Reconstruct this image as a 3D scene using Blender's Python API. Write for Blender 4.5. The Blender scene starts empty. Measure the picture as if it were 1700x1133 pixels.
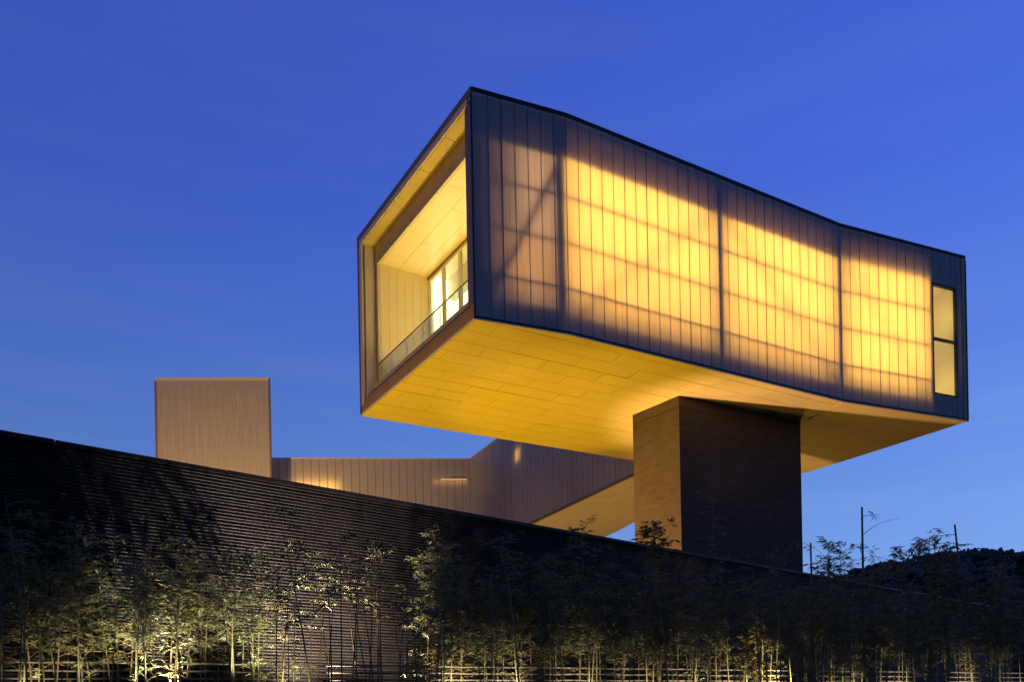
import bpy, math, random
from mathutils import Vector, Matrix
random.seed(7)
S = bpy.context.scene
C = S.collection
ZE = 1.6                       # eye height; heights below are written relative to the eye

def lin(c):
    return c/12.92 if c <= .04045 else ((c+.055)/1.055)**2.4
def srgb(r, g, b):
    return (lin(r/255), lin(g/255), lin(b/255), 1)

# ---------------------------------------------------------------- camera
cd = bpy.data.cameras.new('camera')
cam = bpy.data.objects.new('camera', cd)
C.objects.link(cam)
S.camera = cam
cd.sensor_width = 36
cd.lens = 1374/1700*36
cd.shift_y = (1200-566.5)/1700
cd.clip_end = 3000
cam.location = (0, 0, ZE)
cam.rotation_euler = (Matrix.Rotation(math.radians(90), 4, 'X') @ Matrix.Rotation(math.radians(-1.1), 4, 'Z')).to_euler()

# ---------------------------------------------------------------- dusk sky
w = bpy.data.worlds.new('World')
S.world = w
w.use_nodes = True
nt = w.node_tree
nt.nodes.clear()
def nn(t, **k):
    n = nt.nodes.new(t)
    for a, b in k.items(): setattr(n, a, b)
    return n
out = nn('ShaderNodeOutputWorld'); bg = nn('ShaderNodeBackground')
tc = nn('ShaderNodeTexCoord'); sep = nn('ShaderNodeSeparateXYZ')
nt.links.new(tc.outputs['Generated'], sep.inputs[0])
ramp = nn('ShaderNodeValToRGB')
nt.links.new(sep.outputs['Z'], ramp.inputs[0])
e = ramp.color_ramp.elements
stops = [(0.0, (150, 185, 232)), (.12, (126, 167, 230)), (.24, (104, 147, 226)), (.38, (86, 125, 220)),
         (.52, (70, 104, 214)), (.66, (63, 94, 203)), (1.0, (44, 66, 160))]
e[0].position, e[0].color = stops[0][0], srgb(*stops[0][1])
e[1].position, e[1].color = stops[-1][0], srgb(*stops[-1][1])
for p, c in stops[1:-1]:
    x = e.new(p); x.color = srgb(*c)
# the west, to the right, still holds more light
mr = nn('ShaderNodeMapRange'); mr.inputs['From Min'].default_value = -.7; mr.inputs['From Max'].default_value = .7
mr.inputs['To Min'].default_value = .64; mr.inputs['To Max'].default_value = 1.14
nt.links.new(sep.outputs['X'], mr.inputs['Value'])
# faint streaks of high cloud
mp = nn('ShaderNodeMapping'); mp.inputs['Scale'].default_value = (1.6, 1.6, 13)
mp.inputs['Rotation'].default_value = (0.05, -.14, 0)
nt.links.new(tc.outputs['Generated'], mp.inputs[0])
noi = nn('ShaderNodeTexNoise'); noi.inputs['Scale'].default_value = 2.2; noi.inputs['Detail'].default_value = 5
nt.links.new(mp.outputs[0], noi.inputs[0])
cr = nn('ShaderNodeMapRange'); cr.inputs['From Min'].default_value = .45; cr.inputs['From Max'].default_value = .8
cr.inputs['To Min'].default_value = 0; cr.inputs['To Max'].default_value = .20
nt.links.new(noi.outputs['Fac'], cr.inputs['Value'])
hm = nn('ShaderNodeMapRange'); hm.inputs['From Min'].default_value = .45; hm.inputs['From Max'].default_value = .12
hm.inputs['To Min'].default_value = .18; hm.inputs['To Max'].default_value = 1
nt.links.new(sep.outputs['Z'], hm.inputs['Value'])
mu = nn('ShaderNodeMath', operation='MULTIPLY')
nt.links.new(cr.outputs[0], mu.inputs[0]); nt.links.new(hm.outputs[0], mu.inputs[1])
mix = nn('ShaderNodeMixRGB'); mix.inputs[2].default_value = srgb(175, 190, 225)
nt.links.new(mu.outputs[0], mix.inputs[0]); nt.links.new(ramp.outputs[0], mix.inputs[1])
# the east, behind the camera, is already darker
my = nn('ShaderNodeMapRange'); my.inputs['From Min'].default_value = .55; my.inputs['From Max'].default_value = -.6
my.inputs['To Min'].default_value = 1; my.inputs['To Max'].default_value = .42
nt.links.new(sep.outputs['Y'], my.inputs['Value'])
ml = nn('ShaderNodeMath', operation='MULTIPLY')
nt.links.new(mr.outputs[0], ml.inputs[0]); nt.links.new(my.outputs[0], ml.inputs[1])
nt.links.new(mix.outputs[0], bg.inputs[0]); nt.links.new(ml.outputs[0], bg.inputs[1])
nt.links.new(bg.outputs[0], out.inputs[0])

S.view_settings.view_transform = 'Standard'
S.view_settings.look = 'None'
S.view_settings.exposure = 0
S.view_settings.gamma = 1
S.view_settings.use_curve_mapping = False
S.render.engine = 'CYCLES'
S.cycles.use_denoising = True
S.cycles.max_bounces = 10
S.cycles.transmission_bounces = 8
S.cycles.transparent_max_bounces = 8
S.cycles.caustics_reflective = False
S.cycles.caustics_refractive = False
S.cycles.sample_clamp_indirect = 4

def lamp(name, kind, loc, target, power, col, size=.1, cone=90, blend=.5):
    d = bpy.data.lights.new(name, kind)
    d.energy = power; d.color = col
    if kind == 'SPOT':
        d.spot_size = math.radians(cone); d.spot_blend = blend; d.shadow_soft_size = size
    elif kind == 'AREA':
        d.shape = 'RECTANGLE'; d.size = size[0]; d.size_y = size[1]
    else:
        d.shadow_soft_size = size
    o = bpy.data.objects.new(name, d); C.objects.link(o)
    o.location = (loc[0], loc[1], loc[2]+ZE)
    v = Vector(target)-Vector(loc)
    o.rotation_euler = v.to_track_quat('-Z', 'Y').to_euler()
    return o
AMBER = (1, .505, .004)
WARM = (1, .55, .22)
# courtyard floodlights on the plaza behind the black wall, and one added fill
lamp('courtyard_floodlight', 'SPOT', (-1.5, 26.8, 1.6), (-2.2, 28.4, 10.5), 1650, AMBER, .12, 125, .5)
lamp('courtyard_floodlight', 'SPOT', (2.2, 30.6, 1.6), (2.6, 28.4, 10.5), 1100, AMBER, .08, 60, .45)
lamp('courtyard_floodlight', 'SPOT', (2.6, 25.75, 1.2), (7.8, 26.9, 10.5), 420, (1, .48, .02), .10, 80, .6)
lamp('courtyard_floodlight', 'SPOT', (-2.2, 24.6, 1.0), (5.0, 27.9, 6.4), 11500, (1, .49, .13), .12, 46, .8)
lamp('courtyard_floodlight', 'SPOT', (-9.5, 22.0, 1.5), (-3.0, 25.0, 13.5), 2900, (1, .52, .03), .12, 70, .7)
lamp('courtyard_floodlight', 'SPOT', (11.5, 34.5, 1.6), (12.0, 33.0, 10.5), 430, (1, .48, .05), .12, 120, .7)  # added fill lamp, lifts the dark soffit right of the pier
lamp('tower_floodlight', 'SPOT', (-17.6, 38.5, 2.0), (-17.4, 49, 12.5), 19500, (1, .55, .14), .2, 100, .8)
lamp('wing_floodlight', 'SPOT', (-5.5, 40.0, 2.0), (-4.5, 51, 12.0), 850, (1, .56, .24), .25, 120, .8)
lamp('wing_floodlight', 'SPOT', (-1.0, 33.5, 1.8), (1.5, 43.6, 13), 800, (1, .56, .26), .25, 100, .8)
lamp('wing_floodlight', 'SPOT', (5.0, 43.5, 1.8), (5.0, 43.6, 10.6), 800, (1, .52, .10), .25, 150, .8)

# ---------------------------------------------------------------- materials
def mat(name, col, rough=.7, spec=.3, metal=0, noise=0, nscale=4, bump=0, bscale=20, stretch=(1, 1, 1)):
    m = bpy.data.materials.new(name); m.use_nodes = True
    t = m.node_tree; b = t.nodes['Principled BSDF']
    b.inputs['Base Color'].default_value = (*col, 1)
    b.inputs['Roughness'].default_value = rough
    b.inputs['Specular IOR Level'].default_value = spec
    b.inputs['Metallic'].default_value = metal
    if noise or bump:
        tx = t.nodes.new('ShaderNodeTexCoord'); mpn = t.nodes.new('ShaderNodeMapping')
        mpn.inputs['Scale'].default_value = stretch
        t.links.new(tx.outputs['Object'], mpn.inputs[0])
    if noise:
        n = t.nodes.new('ShaderNodeTexNoise'); n.inputs['Scale'].default_value = nscale; n.inputs['Detail'].default_value = 6
        t.links.new(mpn.outputs[0], n.inputs[0])
        r = t.nodes.new('ShaderNodeMapRange'); r.inputs['From Min'].default_value = .3; r.inputs['From Max'].default_value = .7
        r.inputs['To Min'].default_value = 1-noise; r.inputs['To Max'].default_value = 1+noise
        t.links.new(n.outputs['Fac'], r.inputs['Value'])
        x = t.nodes.new('ShaderNodeMixRGB'); x.blend_type = 'MULTIPLY'; x.inputs[0].default_value = 1
        x.inputs[1].default_value = (*col, 1)
        t.links.new(r.outputs[0], x.inputs[2]); t.links.new(x.outputs[0], b.inputs['Base Color'])
    if bump:
        n2 = t.nodes.new('ShaderNodeTexNoise'); n2.inputs['Scale'].default_value = bscale; n2.inputs['Detail'].default_value = 4
        t.links.new(mpn.outputs[0], n2.inputs[0])
        bp = t.nodes.new('ShaderNodeBump'); bp.inputs['Strength'].default_value = bump; bp.inputs['Distance'].default_value = .02
        t.links.new(n2.outputs['Fac'], bp.inputs['Height']); t.links.new(bp.outputs[0], b.inputs['Normal'])
    return m

def glow(name, col, strength):
    m = bpy.data.materials.new(name); m.use_nodes = True
    t = m.node_tree; t.nodes.clear()
    o = t.nodes.new('ShaderNodeOutputMaterial'); em = t.nodes.new('ShaderNodeEmission')
    em.inputs[0].default_value = (*col, 1); em.inputs[1].default_value = strength
    t.links.new(em.outputs[0], o.inputs[0])
    return m

def skin_mat(name, dif, trans, share):
    """translucent polycarbonate plank: fluted along its height (UV u runs across, v up)"""
    m = bpy.data.materials.new(name); m.use_nodes = True
    t = m.node_tree; t.nodes.clear()
    o = t.nodes.new('ShaderNodeOutputMaterial')
    uv = t.nodes.new('ShaderNodeUVMap')
    mpn = t.nodes.new('ShaderNodeMapping'); mpn.inputs['Scale'].default_value = (13, .35, 1)
    t.links.new(uv.outputs[0], mpn.inputs[0])
    n = t.nodes.new('ShaderNodeTexNoise'); n.inputs['Scale'].default_value = 1.6; n.inputs['Detail'].default_value = 5
    t.links.new(mpn.outputs[0], n.inputs[0])
    wv = t.nodes.new('ShaderNodeTexWave'); wv.inputs['Scale'].default_value = 4.4; wv.inputs['Distortion'].default_value = 0
    t.links.new(uv.outputs[0], wv.inputs[0])
    r = t.nodes.new('ShaderNodeMapRange'); r.inputs['From Min'].default_value = .3; r.inputs['From Max'].default_value = .7
    r.inputs['To Min'].default_value = .84; r.inputs['To Max'].default_value = 1.08
    t.links.new(n.outputs['Fac'], r.inputs['Value'])
    r2 = t.nodes.new('ShaderNodeMapRange'); r2.inputs['To Min'].default_value = .94; r2.inputs['To Max'].default_value = 1.0
    t.links.new(wv.outputs['Fac'], r2.inputs['Value'])
    mm = t.nodes.new('ShaderNodeMath'); mm.operation = 'MULTIPLY'
    t.links.new(r.outputs[0], mm.inputs[0]); t.links.new(r2.outputs[0], mm.inputs[1])
    def scaled(c):
        x = t.nodes.new('ShaderNodeMixRGB'); x.blend_type = 'MULTIPLY'; x.inputs[0].default_value = 1
        x.inputs[1].default_value = (*c, 1); t.links.new(mm.outputs[0], x.inputs[2]); return x
    d = t.nodes.new('ShaderNodeBsdfDiffuse'); tr = t.nodes.new('ShaderNodeBsdfTranslucent')
    t.links.new(scaled(dif).outputs[0], d.inputs[0]); t.links.new(scaled(trans).outputs[0], tr.inputs[0])
    m1 = t.nodes.new('ShaderNodeMixShader'); m1.inputs[0].default_value = share
    t.links.new(d.outputs[0], m1.inputs[1]); t.links.new(tr.outputs[0], m1.inputs[2])
    g = t.nodes.new('ShaderNodeBsdfGlossy'); g.inputs['Roughness'].default_value = .33
    g.inputs[0].default_value = (.8, .8, .8, 1)
    fr = t.nodes.new('ShaderNodeFresnel'); fr.inputs[0].default_value = 1.3
    m2 = t.nodes.new('ShaderNodeMixShader')
    t.links.new(fr.outputs[0], m2.inputs[0]); t.links.new(m1.outputs[0], m2.inputs[1]); t.links.new(g.outputs[0], m2.inputs[2])
    t.links.new(m2.outputs[0], o.inputs[0])
    return m

def leaf_mat(name, ca, cb):
    m = bpy.data.materials.new(name); m.use_nodes = True
    t = m.node_tree; t.nodes.clear()
    o = t.nodes.new('ShaderNodeOutputMaterial')
    ge = t.nodes.new('ShaderNodeNewGeometry')
    rp = t.nodes.new('ShaderNodeValToRGB')
    rp.color_ramp.elements[0].color = (*ca, 1); rp.color_ramp.elements[1].color = (*cb, 1)
    t.links.new(ge.outputs['Random Per Island'], rp.inputs[0])
    d = t.nodes.new('ShaderNodeBsdfDiffuse'); tr = t.nodes.new('ShaderNodeBsdfTranslucent')
    t.links.new(rp.outputs[0], d.inputs[0]); t.links.new(rp.outputs[0], tr.inputs[0])
    m1 = t.nodes.new('ShaderNodeMixShader'); m1.inputs[0].default_value = .4
    t.links.new(d.outputs[0], m1.inputs[1]); t.links.new(tr.outputs[0], m1.inputs[2])
    g = t.nodes.new('ShaderNodeBsdfGlossy'); g.inputs['Roughness'].default_value = .4
    m2 = t.nodes.new('ShaderNodeMixShader'); m2.inputs[0].default_value = .05
    t.links.new(m1.outputs[0], m2.inputs[1]); t.links.new(g.outputs[0], m2.inputs[2])
    t.links.new(m2.outputs[0], o.inputs[0])
    return m

M = {
 'skin': skin_mat('polycarbonate skin', (.50, .48, .50), (.92, .90, .86), .45),
 'gasket': mat('dark gasket', (.012, .012, .014), .5),
 'glow_line': glow('painted reflection streak', (1, .58, .18), 1.1),  # emission that paints a bright reflection on the wing face
 'glow_soft': glow('lower gallery light box', (1, .475, .064), 4.9),
 'gutter': mat('tan gutter metal', (.38, .25, .07), .6, .1, noise=.1),
 'trim': mat('taupe trim', (.55, .46, .36), .5),
 'seam': mat('grey seam', (.09, .08, .08), .6),
 'coping': mat('black metal coping', (.012, .012, .015), .45, .3),
 'frame': mat('bronze frame', (.16, .115, .08), .45, .4),
 'cladding': mat('pale metal cladding', (.62, .58, .50), .5, .3, noise=.06, nscale=1.5),
 'fascia': mat('umber fascia', (.48, .35, .19), .6, .2, noise=.08),
 'soffit': mat('white soffit board', (.74, .70, .56), .75, .15, noise=.035, nscale=1.1, bump=.05, bscale=3),
 'joint': mat('joint shadow backing', (.17, .13, .08), .9),
 'ceiling': mat('white ceiling panel', (.78, .70, .50), .32, .5, noise=.02, nscale=2),
 'plaster': mat('white plaster', (.78, .74, .64), .8, .1),
 'lining': mat('grey lining board', (.32, .31, .31), .9, .1),
 'steel': mat('painted steel', (.10, .09, .09), .5),
 'concrete': mat('black stained concrete', (.013, .0112, .0105), .42, .16, noise=.35, nscale=3, bump=.4, bscale=30),
 'pier': mat('board marked concrete', (.070, .062, .053), .85, .08, noise=.16, nscale=2.2, bump=.6, bscale=16, stretch=(1, 1, 4.5)),
 'pier_cap': mat('dark concrete cap', (.065, .055, .05), .7, .2, noise=.1),
 'earth': mat('dark soil', (.035, .028, .02), .95, .05, noise=.4, nscale=2, bump=.5, bscale=8),
 'hill': mat('hillside soil', (.02, .025, .02), .95, .05, noise=.3, nscale=.05),
 'woods': mat('hillside tree canopy', (.10, .118, .12), .95, .02, noise=.5, nscale=.08),  # canopy colour lightened and cooled to stand in for dusk haze
 'rail': mat('pale bamboo rail', (.12, .105, .08), .5, .3, noise=.2, nscale=6, stretch=(1, 1, 1)),
 'culm': mat('bamboo culm', (.16, .14, .06), .45, .4, noise=.35, nscale=5, stretch=(3, 3, .6)),
 'culm_dry': mat('dry bamboo culm', (.15, .10, .055), .55, .3, noise=.3, nscale=5, stretch=(3, 3, .6)),
 'leaf': leaf_mat('bamboo leaf', (.09, .125, .05), (.31, .305, .15)),
 'leaf_dry': leaf_mat('dry bamboo leaf', (.16, .13, .045), (.34, .25, .08)),
 'glow': glow('gallery light box', (1, .49, .066), 6.0),
 'glow_dim': glow('dim light box', (1, .53, .20), 2.1),
 'glow_low': glow('low light box', (1, .46, .11), 1.9),
 'glow_room': glow('interior lamp', (1, .82, .42), 5),
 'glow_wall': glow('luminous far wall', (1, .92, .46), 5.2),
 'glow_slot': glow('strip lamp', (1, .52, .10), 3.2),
 'glow_strip': glow('ceiling strip lamp', (1, .80, .4), 2.2),
}
# thin baffle that lets a trace of lamp light through
bm_ = bpy.data.materials.new('translucent baffle'); bm_.use_nodes = True
t = bm_.node_tree; t.nodes.clear()
go = t.nodes.new('ShaderNodeOutputMaterial'); d_ = t.nodes.new('ShaderNodeBsdfDiffuse'); r_ = t.nodes.new('ShaderNodeBsdfTranslucent'); ms = t.nodes.new('ShaderNodeMixShader')
d_.inputs[0].default_value = (.4, .4, .42, 1); r_.inputs[0].default_value = (.9, .8, .85, 1); ms.inputs[0].default_value = .30
t.links.new(d_.outputs[0], ms.inputs[1]); t.links.new(r_.outputs[0], ms.inputs[2]); t.links.new(ms.outputs[0], go.inputs[0])
M['baffle'] = bm_
# clear glass
gm = bpy.data.materials.new('clear glass'); gm.use_nodes = True
t = gm.node_tree; t.nodes.clear()
go = t.nodes.new('ShaderNodeOutputMaterial'); tp = t.nodes.new('ShaderNodeBsdfTransparent'); gl = t.nodes.new('ShaderNodeBsdfGlossy')
tp.inputs[0].default_value = (.93, .95, .93, 1); gl.inputs['Roughness'].default_value = .02
lw = t.nodes.new('ShaderNodeLayerWeight'); pw = t.nodes.new('ShaderNodeMath'); pw.operation = 'POWER'; pw.inputs[1].default_value = 4
fr = t.nodes.new('ShaderNodeMapRange'); fr.inputs['To Min'].default_value = .03; fr.inputs['To Max'].default_value = .6
t.links.new(lw.outputs['Facing'], pw.inputs[0]); t.links.new(pw.outputs[0], fr.inputs['Value'])
ms = t.nodes.new('ShaderNodeMixShader'); t.links.new(fr.outputs[0], ms.inputs[0]); t.links.new(tp.outputs[0], ms.inputs[1]); t.links.new(gl.outputs[0], ms.inputs[2])
t.links.new(ms.outputs[0], go.inputs[0])
M['glass'] = gm
gm2 = gm.copy(); gm2.name = 'balustrade glass'
for n in gm2.node_tree.nodes:
    if n.type == 'BSDF_TRANSPARENT': n.inputs[0].default_value = (.80, .83, .79, 1)
M['bal_glass'] = gm2

# ---------------------------------------------------------------- mesh helpers
class MB:
    def __init__(s): s.v = []; s.f = []; s.m = []; s.uv = {}; s.k = 0
    def quad(s, a, b, c, d, mi=0, uv=None):
        n = len(s.v); s.v += [a, b, c, d]; s.f.append((n, n+1, n+2, n+3)); s.m.append(mi)
        if uv: s.uv[len(s.f)-1] = uv
    def tri(s, a, b, c, mi=0):
        n = len(s.v); s.v += [a, b, c]; s.f.append((n, n+1, n+2)); s.m.append(mi)
    def prism(s, poly, z0, z1, mi=0):
        """plan polygon (anticlockwise) extruded; z0/z1 numbers or functions of (x,y)"""
        f0 = z0 if callable(z0) else (lambda x, y: z0)
        f1 = z1 if callable(z1) else (lambda x, y: z1)
        n = len(s.v); k = len(poly)
        s.v += [(x, y, f0(x, y)) for x, y in poly]+[(x, y, f1(x, y)) for x, y in poly]
        s.f.append(tuple(range(n+k-1, n-1, -1))); s.m.append(mi)
        s.f.append(tuple(range(n+k, n+2*k))); s.m.append(mi)
        for i in range(k):
            j = (i+1) % k
            s.f.append((n+i, n+j, n+k+j, n+k+i)); s.m.append(mi)
    def bar(s, a, b, wx, wz, side, mi=0):
        """square bar a->b; side = unit vector across, other = cross"""
        a, b = Vector(a), Vector(b); d = (b-a).normalized(); sd = Vector(side)
        sd = (sd-d*sd.dot(d)).normalized(); up = d.cross(sd)
        n = len(s.v)
        for p in (a, b):
            for q in ((-1, -1), (1, -1), (1, 1), (-1, 1)):
                s.v.append(tuple(p+sd*(q[0]*wx/2)+up*(q[1]*wz/2)))
        for f in ((3, 2, 1, 0), (4, 5, 6, 7), (0, 1, 5, 4), (1, 2, 6, 5), (2, 3, 7, 6), (3, 0, 4, 7)):
            s.f.append(tuple(n+i for i in f)); s.m.append(mi)
    def tube(s, pts, rad, seg=6, mi=0, cap=True):
        n0 = len(s.v)
        for i, p in enumerate(pts):
            p = Vector(p)
            d = Vector(pts[min(i+1, len(pts)-1)])-Vector(pts[max(i-1, 0)])
            d.normalize()
            r = Vector((1, 0, 0)) if abs(d.x) < .9 else Vector((0, 1, 0))
            a = d.cross(r).normalized(); b = d.cross(a)
            rr = rad[i] if hasattr(rad, '__len__') else rad
            for k in range(seg):
                an = 2*math.pi*k/seg
                s.v.append(tuple(p+a*(rr*math.cos(an))+b*(rr*math.sin(an))))
        for i in range(len(pts)-1):
            for k in range(seg):
                q = (k+1) % seg
                s.f.append((n0+i*seg+k, n0+i*seg+q, n0+(i+1)*seg+q, n0+(i+1)*seg+k)); s.m.append(mi)
        if cap:
            s.f.append(tuple(n0+k for k in range(seg-1, -1, -1))); s.m.append(mi)
            l = n0+(len(pts)-1)*seg
            s.f.append(tuple(l+k for k in range(seg))); s.m.append(mi)
    def build(s, name, mats, parent=None, smooth=False, local=None, ze=True):
        """world-coordinate geometry -> object whose origin is its parent's (or 'local')"""
        me = bpy.data.meshes.new(name)
        if local is None: org = Vector(parent['_org']) if parent else Vector((0, 0, 0))
        else: org = Vector(local)
        dz = ZE if ze else 0
        me.from_pydata([(x-org.x, y-org.y, z+dz-org.z) for x, y, z in s.v], [], s.f)
        for m in (mats if isinstance(mats, (list, tuple)) else [mats]): me.materials.append(m)
        me.polygons.foreach_set('material_index', s.m)
        if s.uv:
            ul = me.uv_layers.new(name='UVMap')
            for fi, uvs in s.uv.items():
                p = me.polygons[fi]
                for li, q in zip(p.loop_indices, uvs): ul.data[li].uv = q
        if smooth: me.polygons.foreach_set('use_smooth', [True]*len(me.polygons))
        me.update()
        o = bpy.data.objects.new(name, me); C.objects.link(o)
        if parent:
            o.parent = parent
            o.location = org-Vector(parent['_org']); o['_org'] = tuple(org)
        else:
            o.location = org; o['_org'] = tuple(org)
        return o

def tag(o, label=None, cat=None, group=None, kind=None):
    if label: o['label'] = label
    if cat: o['category'] = cat
    if group: o['group'] = group
    if kind: o['kind'] = kind
    return o
def thing(name, label, cat, loc, group=None):
    o = bpy.data.objects.new(name, None); C.objects.link(o)
    o.location = loc; o['_org'] = tuple(loc); o.empty_display_size = .3
    return tag(o, label, cat, group)
def shrinkp(poly, d):
    c = [sum(p[0] for p in poly)/len(poly), sum(p[1] for p in poly)/len(poly)]
    return [(p[0]+(c[0]-p[0])*d/math.hypot(c[0]-p[0], c[1]-p[1]), p[1]+(c[1]-p[1])*d/math.hypot(c[0]-p[0], c[1]-p[1])) for p in poly]
def V2(a): return Vector((a[0], a[1]))
def lerp(a, b, t): return a+(b-a)*t

# ---------------------------------------------------------------- ground, hill
def fence_pt(t_, off=0):        # line of the low fence; off > 0 towards the camera
    return (-6.27+9.76*t_+.463*off, 10.9+5.1*t_-.886*off)
mb = MB()
xs = [-900, -400, -150, -60, -40, -30, -22, -16, -11, -7, -4, -1, 2, 5, 8, 11, 14, 18, 24, 32, 45, 70, 150, 400, 900]
ys = [-300, -60, -10, 0, 3, 5, 7, 8.5, 10, 12, 15, 18, 22, 27, 33, 40, 50, 60, 75, 100, 150, 250, 500, 1000, 2200]
def gz(x, y):
    # a bank climbs from the camera to the foot of the fence, then levels out
    d = (y-10.9)-(x+6.27)*.52
    k = max(0, min(1, (d+8.5)/7.5)); k = k*k*(3-2*k)
    far = max(0, min(1, (math.hypot(x, y)-65)/120))
    return (1.84*k)*(1-far)+random.uniform(-.03, .03)*(1 if abs(x) < 60 and y < 80 else 0)
for j in range(len(ys)):
    for i in range(len(xs)): mb.v.append((xs[i], ys[j], gz(xs[i], ys[j])))
nx = len(xs)
for j in range(len(ys)-1):
    for i in range(nx-1):
        mb.f.append((j*nx+i, j*nx+i+1, (j+1)*nx+i+1, (j+1)*nx+i)); mb.m.append(0)
tag(mb.build('ground', M['earth'], smooth=True, ze=False), kind='structure', label='dark planted ground rising to the wall')

ridge_px = [(1250, 1010), (1310, 985), (1340, 968), (1401, 953), (1427, 942), (1442, 936), (1510, 923), (1568, 917), (1606, 908), (1659, 911), (1691, 922), (1760, 945), (1850, 985), (1980, 1050)]
def ridge(X):
    D = 300
    px = X/D*1374+850
    if px <= ridge_px[0][0] or px >= ridge_px[-1][0]: return max(0, 40-abs(px-(ridge_px[0][0] if px < 1500 else ridge_px[-1][0]))*.25)
    for (a, ya), (b, yb) in zip(ridge_px, ridge_px[1:]):
        if a <= px <= b:
            y = lerp(ya, yb, (px-a)/(b-a))
            return (1200-.0192*(px-850)-y)/1374*D
hill = MB(); n1, n2 = 60, 30
def hz(x, y): return ridge(x)*math.exp(-((y-300)/75)**2)-3.4+1.5*math.sin(x*.21+y*.13)
for j in range(n2+1):
    for i in range(n1+1):
        x = lerp(40, 330, i/n1); y = lerp(120, 480, j/n2)
        hill.v.append((x, y, hz(x, y)))
for j in range(n2):
    for i in range(n1):
        a = j*(n1+1)+i; hill.f.append((a, a+1, a+n1+2, a+n1+1)); hill.m.append(0)
tag(hill.build('hill', M['hill'], smooth=True), kind='structure', label='dark wooded hill beyond the museum')
# tree canopy on the hill: lumps made of ragged leaf clumps
wood = MB()
rs = random.Random(3)
def ico():
    t_ = (1+5**.5)/2
    v = [(-1, t_, 0), (1, t_, 0), (-1, -t_, 0), (1, -t_, 0), (0, -1, t_), (0, 1, t_), (0, -1, -t_), (0, 1, -t_), (t_, 0, -1), (t_, 0, 1), (-t_, 0, -1), (-t_, 0, 1)]
    f = [(0, 11, 5), (0, 5, 1), (0, 1, 7), (0, 7, 10), (0, 10, 11), (1, 5, 9), (5, 11, 4), (11, 10, 2), (10, 7, 6), (7, 1, 8), (3, 9, 4), (3, 4, 2), (3, 2, 6), (3, 6, 8), (3, 8, 9), (4, 9, 5), (2, 4, 11), (6, 2, 10), (8, 6, 7), (9, 8, 1)]
    l = math.sqrt(1+t_*t_)
    return [(a/l, b/l, c/l) for a, b, c in v], f
IV, IF = ico()
for k in range(4800):
    x = rs.uniform(75, 300); y = rs.gauss(288, 26)
    if y > 325 or y < 200: continue
    R = rs.uniform(.7, 1.5)
    z = hz(x, y)+R*.3
    for q in range(5):
        cx, cy, cz = x+rs.gauss(0, R*.5), y+rs.gauss(0, R*.5), z+rs.gauss(0, R*.3)
        r = R*rs.uniform(.3, .75); n = len(wood.v)
        for a, b, c in IV:
            j = rs.uniform(.65, 1.3); wood.v.append((cx+a*r*j, cy+b*r*j, cz+c*r*j*.9))
        for f in IF: wood.f.append(tuple(n+i for i in f)); wood.m.append(0)
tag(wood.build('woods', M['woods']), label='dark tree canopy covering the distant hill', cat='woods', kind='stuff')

# ---------------------------------------------------------------- raised gallery
A, K1, K2, E_, F_, B_ = (-.74, 21.52), (1.77, 22.55), (11.43, 28.04), (16.91, 30.30), (11.70, 37.62), (-4.93, 28.13)
PL = [A, K1, K2, E_, F_, B_]
g1 = Vector((-.5354, .8446)); g2 = Vector((.8446, .5354))         # along the open end, and inwards from it
def G(p, q): v = V2(A)+g1*p+g2*q; return (v.x, v.y)
def zb(x, y):                                                     # soffit height
    s = (x-A[0])*.8695+(y-A[1])*.4939
    return 10.54+.010*max(s, 0)
def zt(x, y):
    s = (x-A[0])*.8695+(y-A[1])*.4939
    return 16.54+.010*max(s, 0)
gal = thing('gallery_building', 'raised box gallery with glowing translucent side, cantilevered over the black wall', 'building', (5, 29, 2.0))

def inset(P, Q, d):
    """unit normal pointing into the building for a facade edge P->Q with the building on its left"""
    v = (V2(Q)-V2(P)).normalized(); n = Vector((-v.y, v.x)); return v, n

def planks(root, P, Q, widths, zt_, zb_, gap=.012, mats=None, u0=0.0, skip=None):
    v, n = inset(P, Q, 0); s = 0
    tot = sum(widths); L = (V2(Q)-V2(P)).length
    for i, w_ in enumerate(widths):
        w_ = w_*L/tot
        if skip and skip(s, s+w_): s += w_; continue
        m = MB()
        jit = random.uniform(-.004, .004)
        def P3(d, q, z): c = V2(P)+v*d+n*(q+jit); return (c.x, c.y, z)
        a, b = s+gap/2, s+w_-gap/2
        pa, pb = V2(P)+v*a, V2(P)+v*b
        za0, zb0 = zb_(pa.x, pa.y)+.05, zb_(pb.x, pb.y)+.05
        za1, zb1 = zt_(pa.x, pa.y)-.07, zt_(pb.x, pb.y)-.07
        m.quad(P3(a, 0, za0), P3(b, 0, zb0), P3(b, 0, zb1), P3(a, 0, za1), 0, [(u0+a, 0), (u0+b, 0), (u0+b, zb1-zb0), (u0+a, za1-za0)])
        m.quad(P3(a, .03, za0), P3(a, 0, za0), P3(a, 0, za1), P3(a, .03, za1), 1)
        m.quad(P3(b, 0, zb0), P3(b, .03, zb0), P3(b, .03, zb1), P3(b, 0, zb1), 1)
        # gasket that closes the joint, set back from the faces
        m.quad(P3(b-.002, .012, zb0), P3(b+gap+.002, .012, zb0), P3(b+gap+.002, .012, zb1), P3(b-.002, .012, zb1), 1)
        m.build('plank', [M['skin'], mats or M['gasket']], root)
        s += w_
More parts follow.
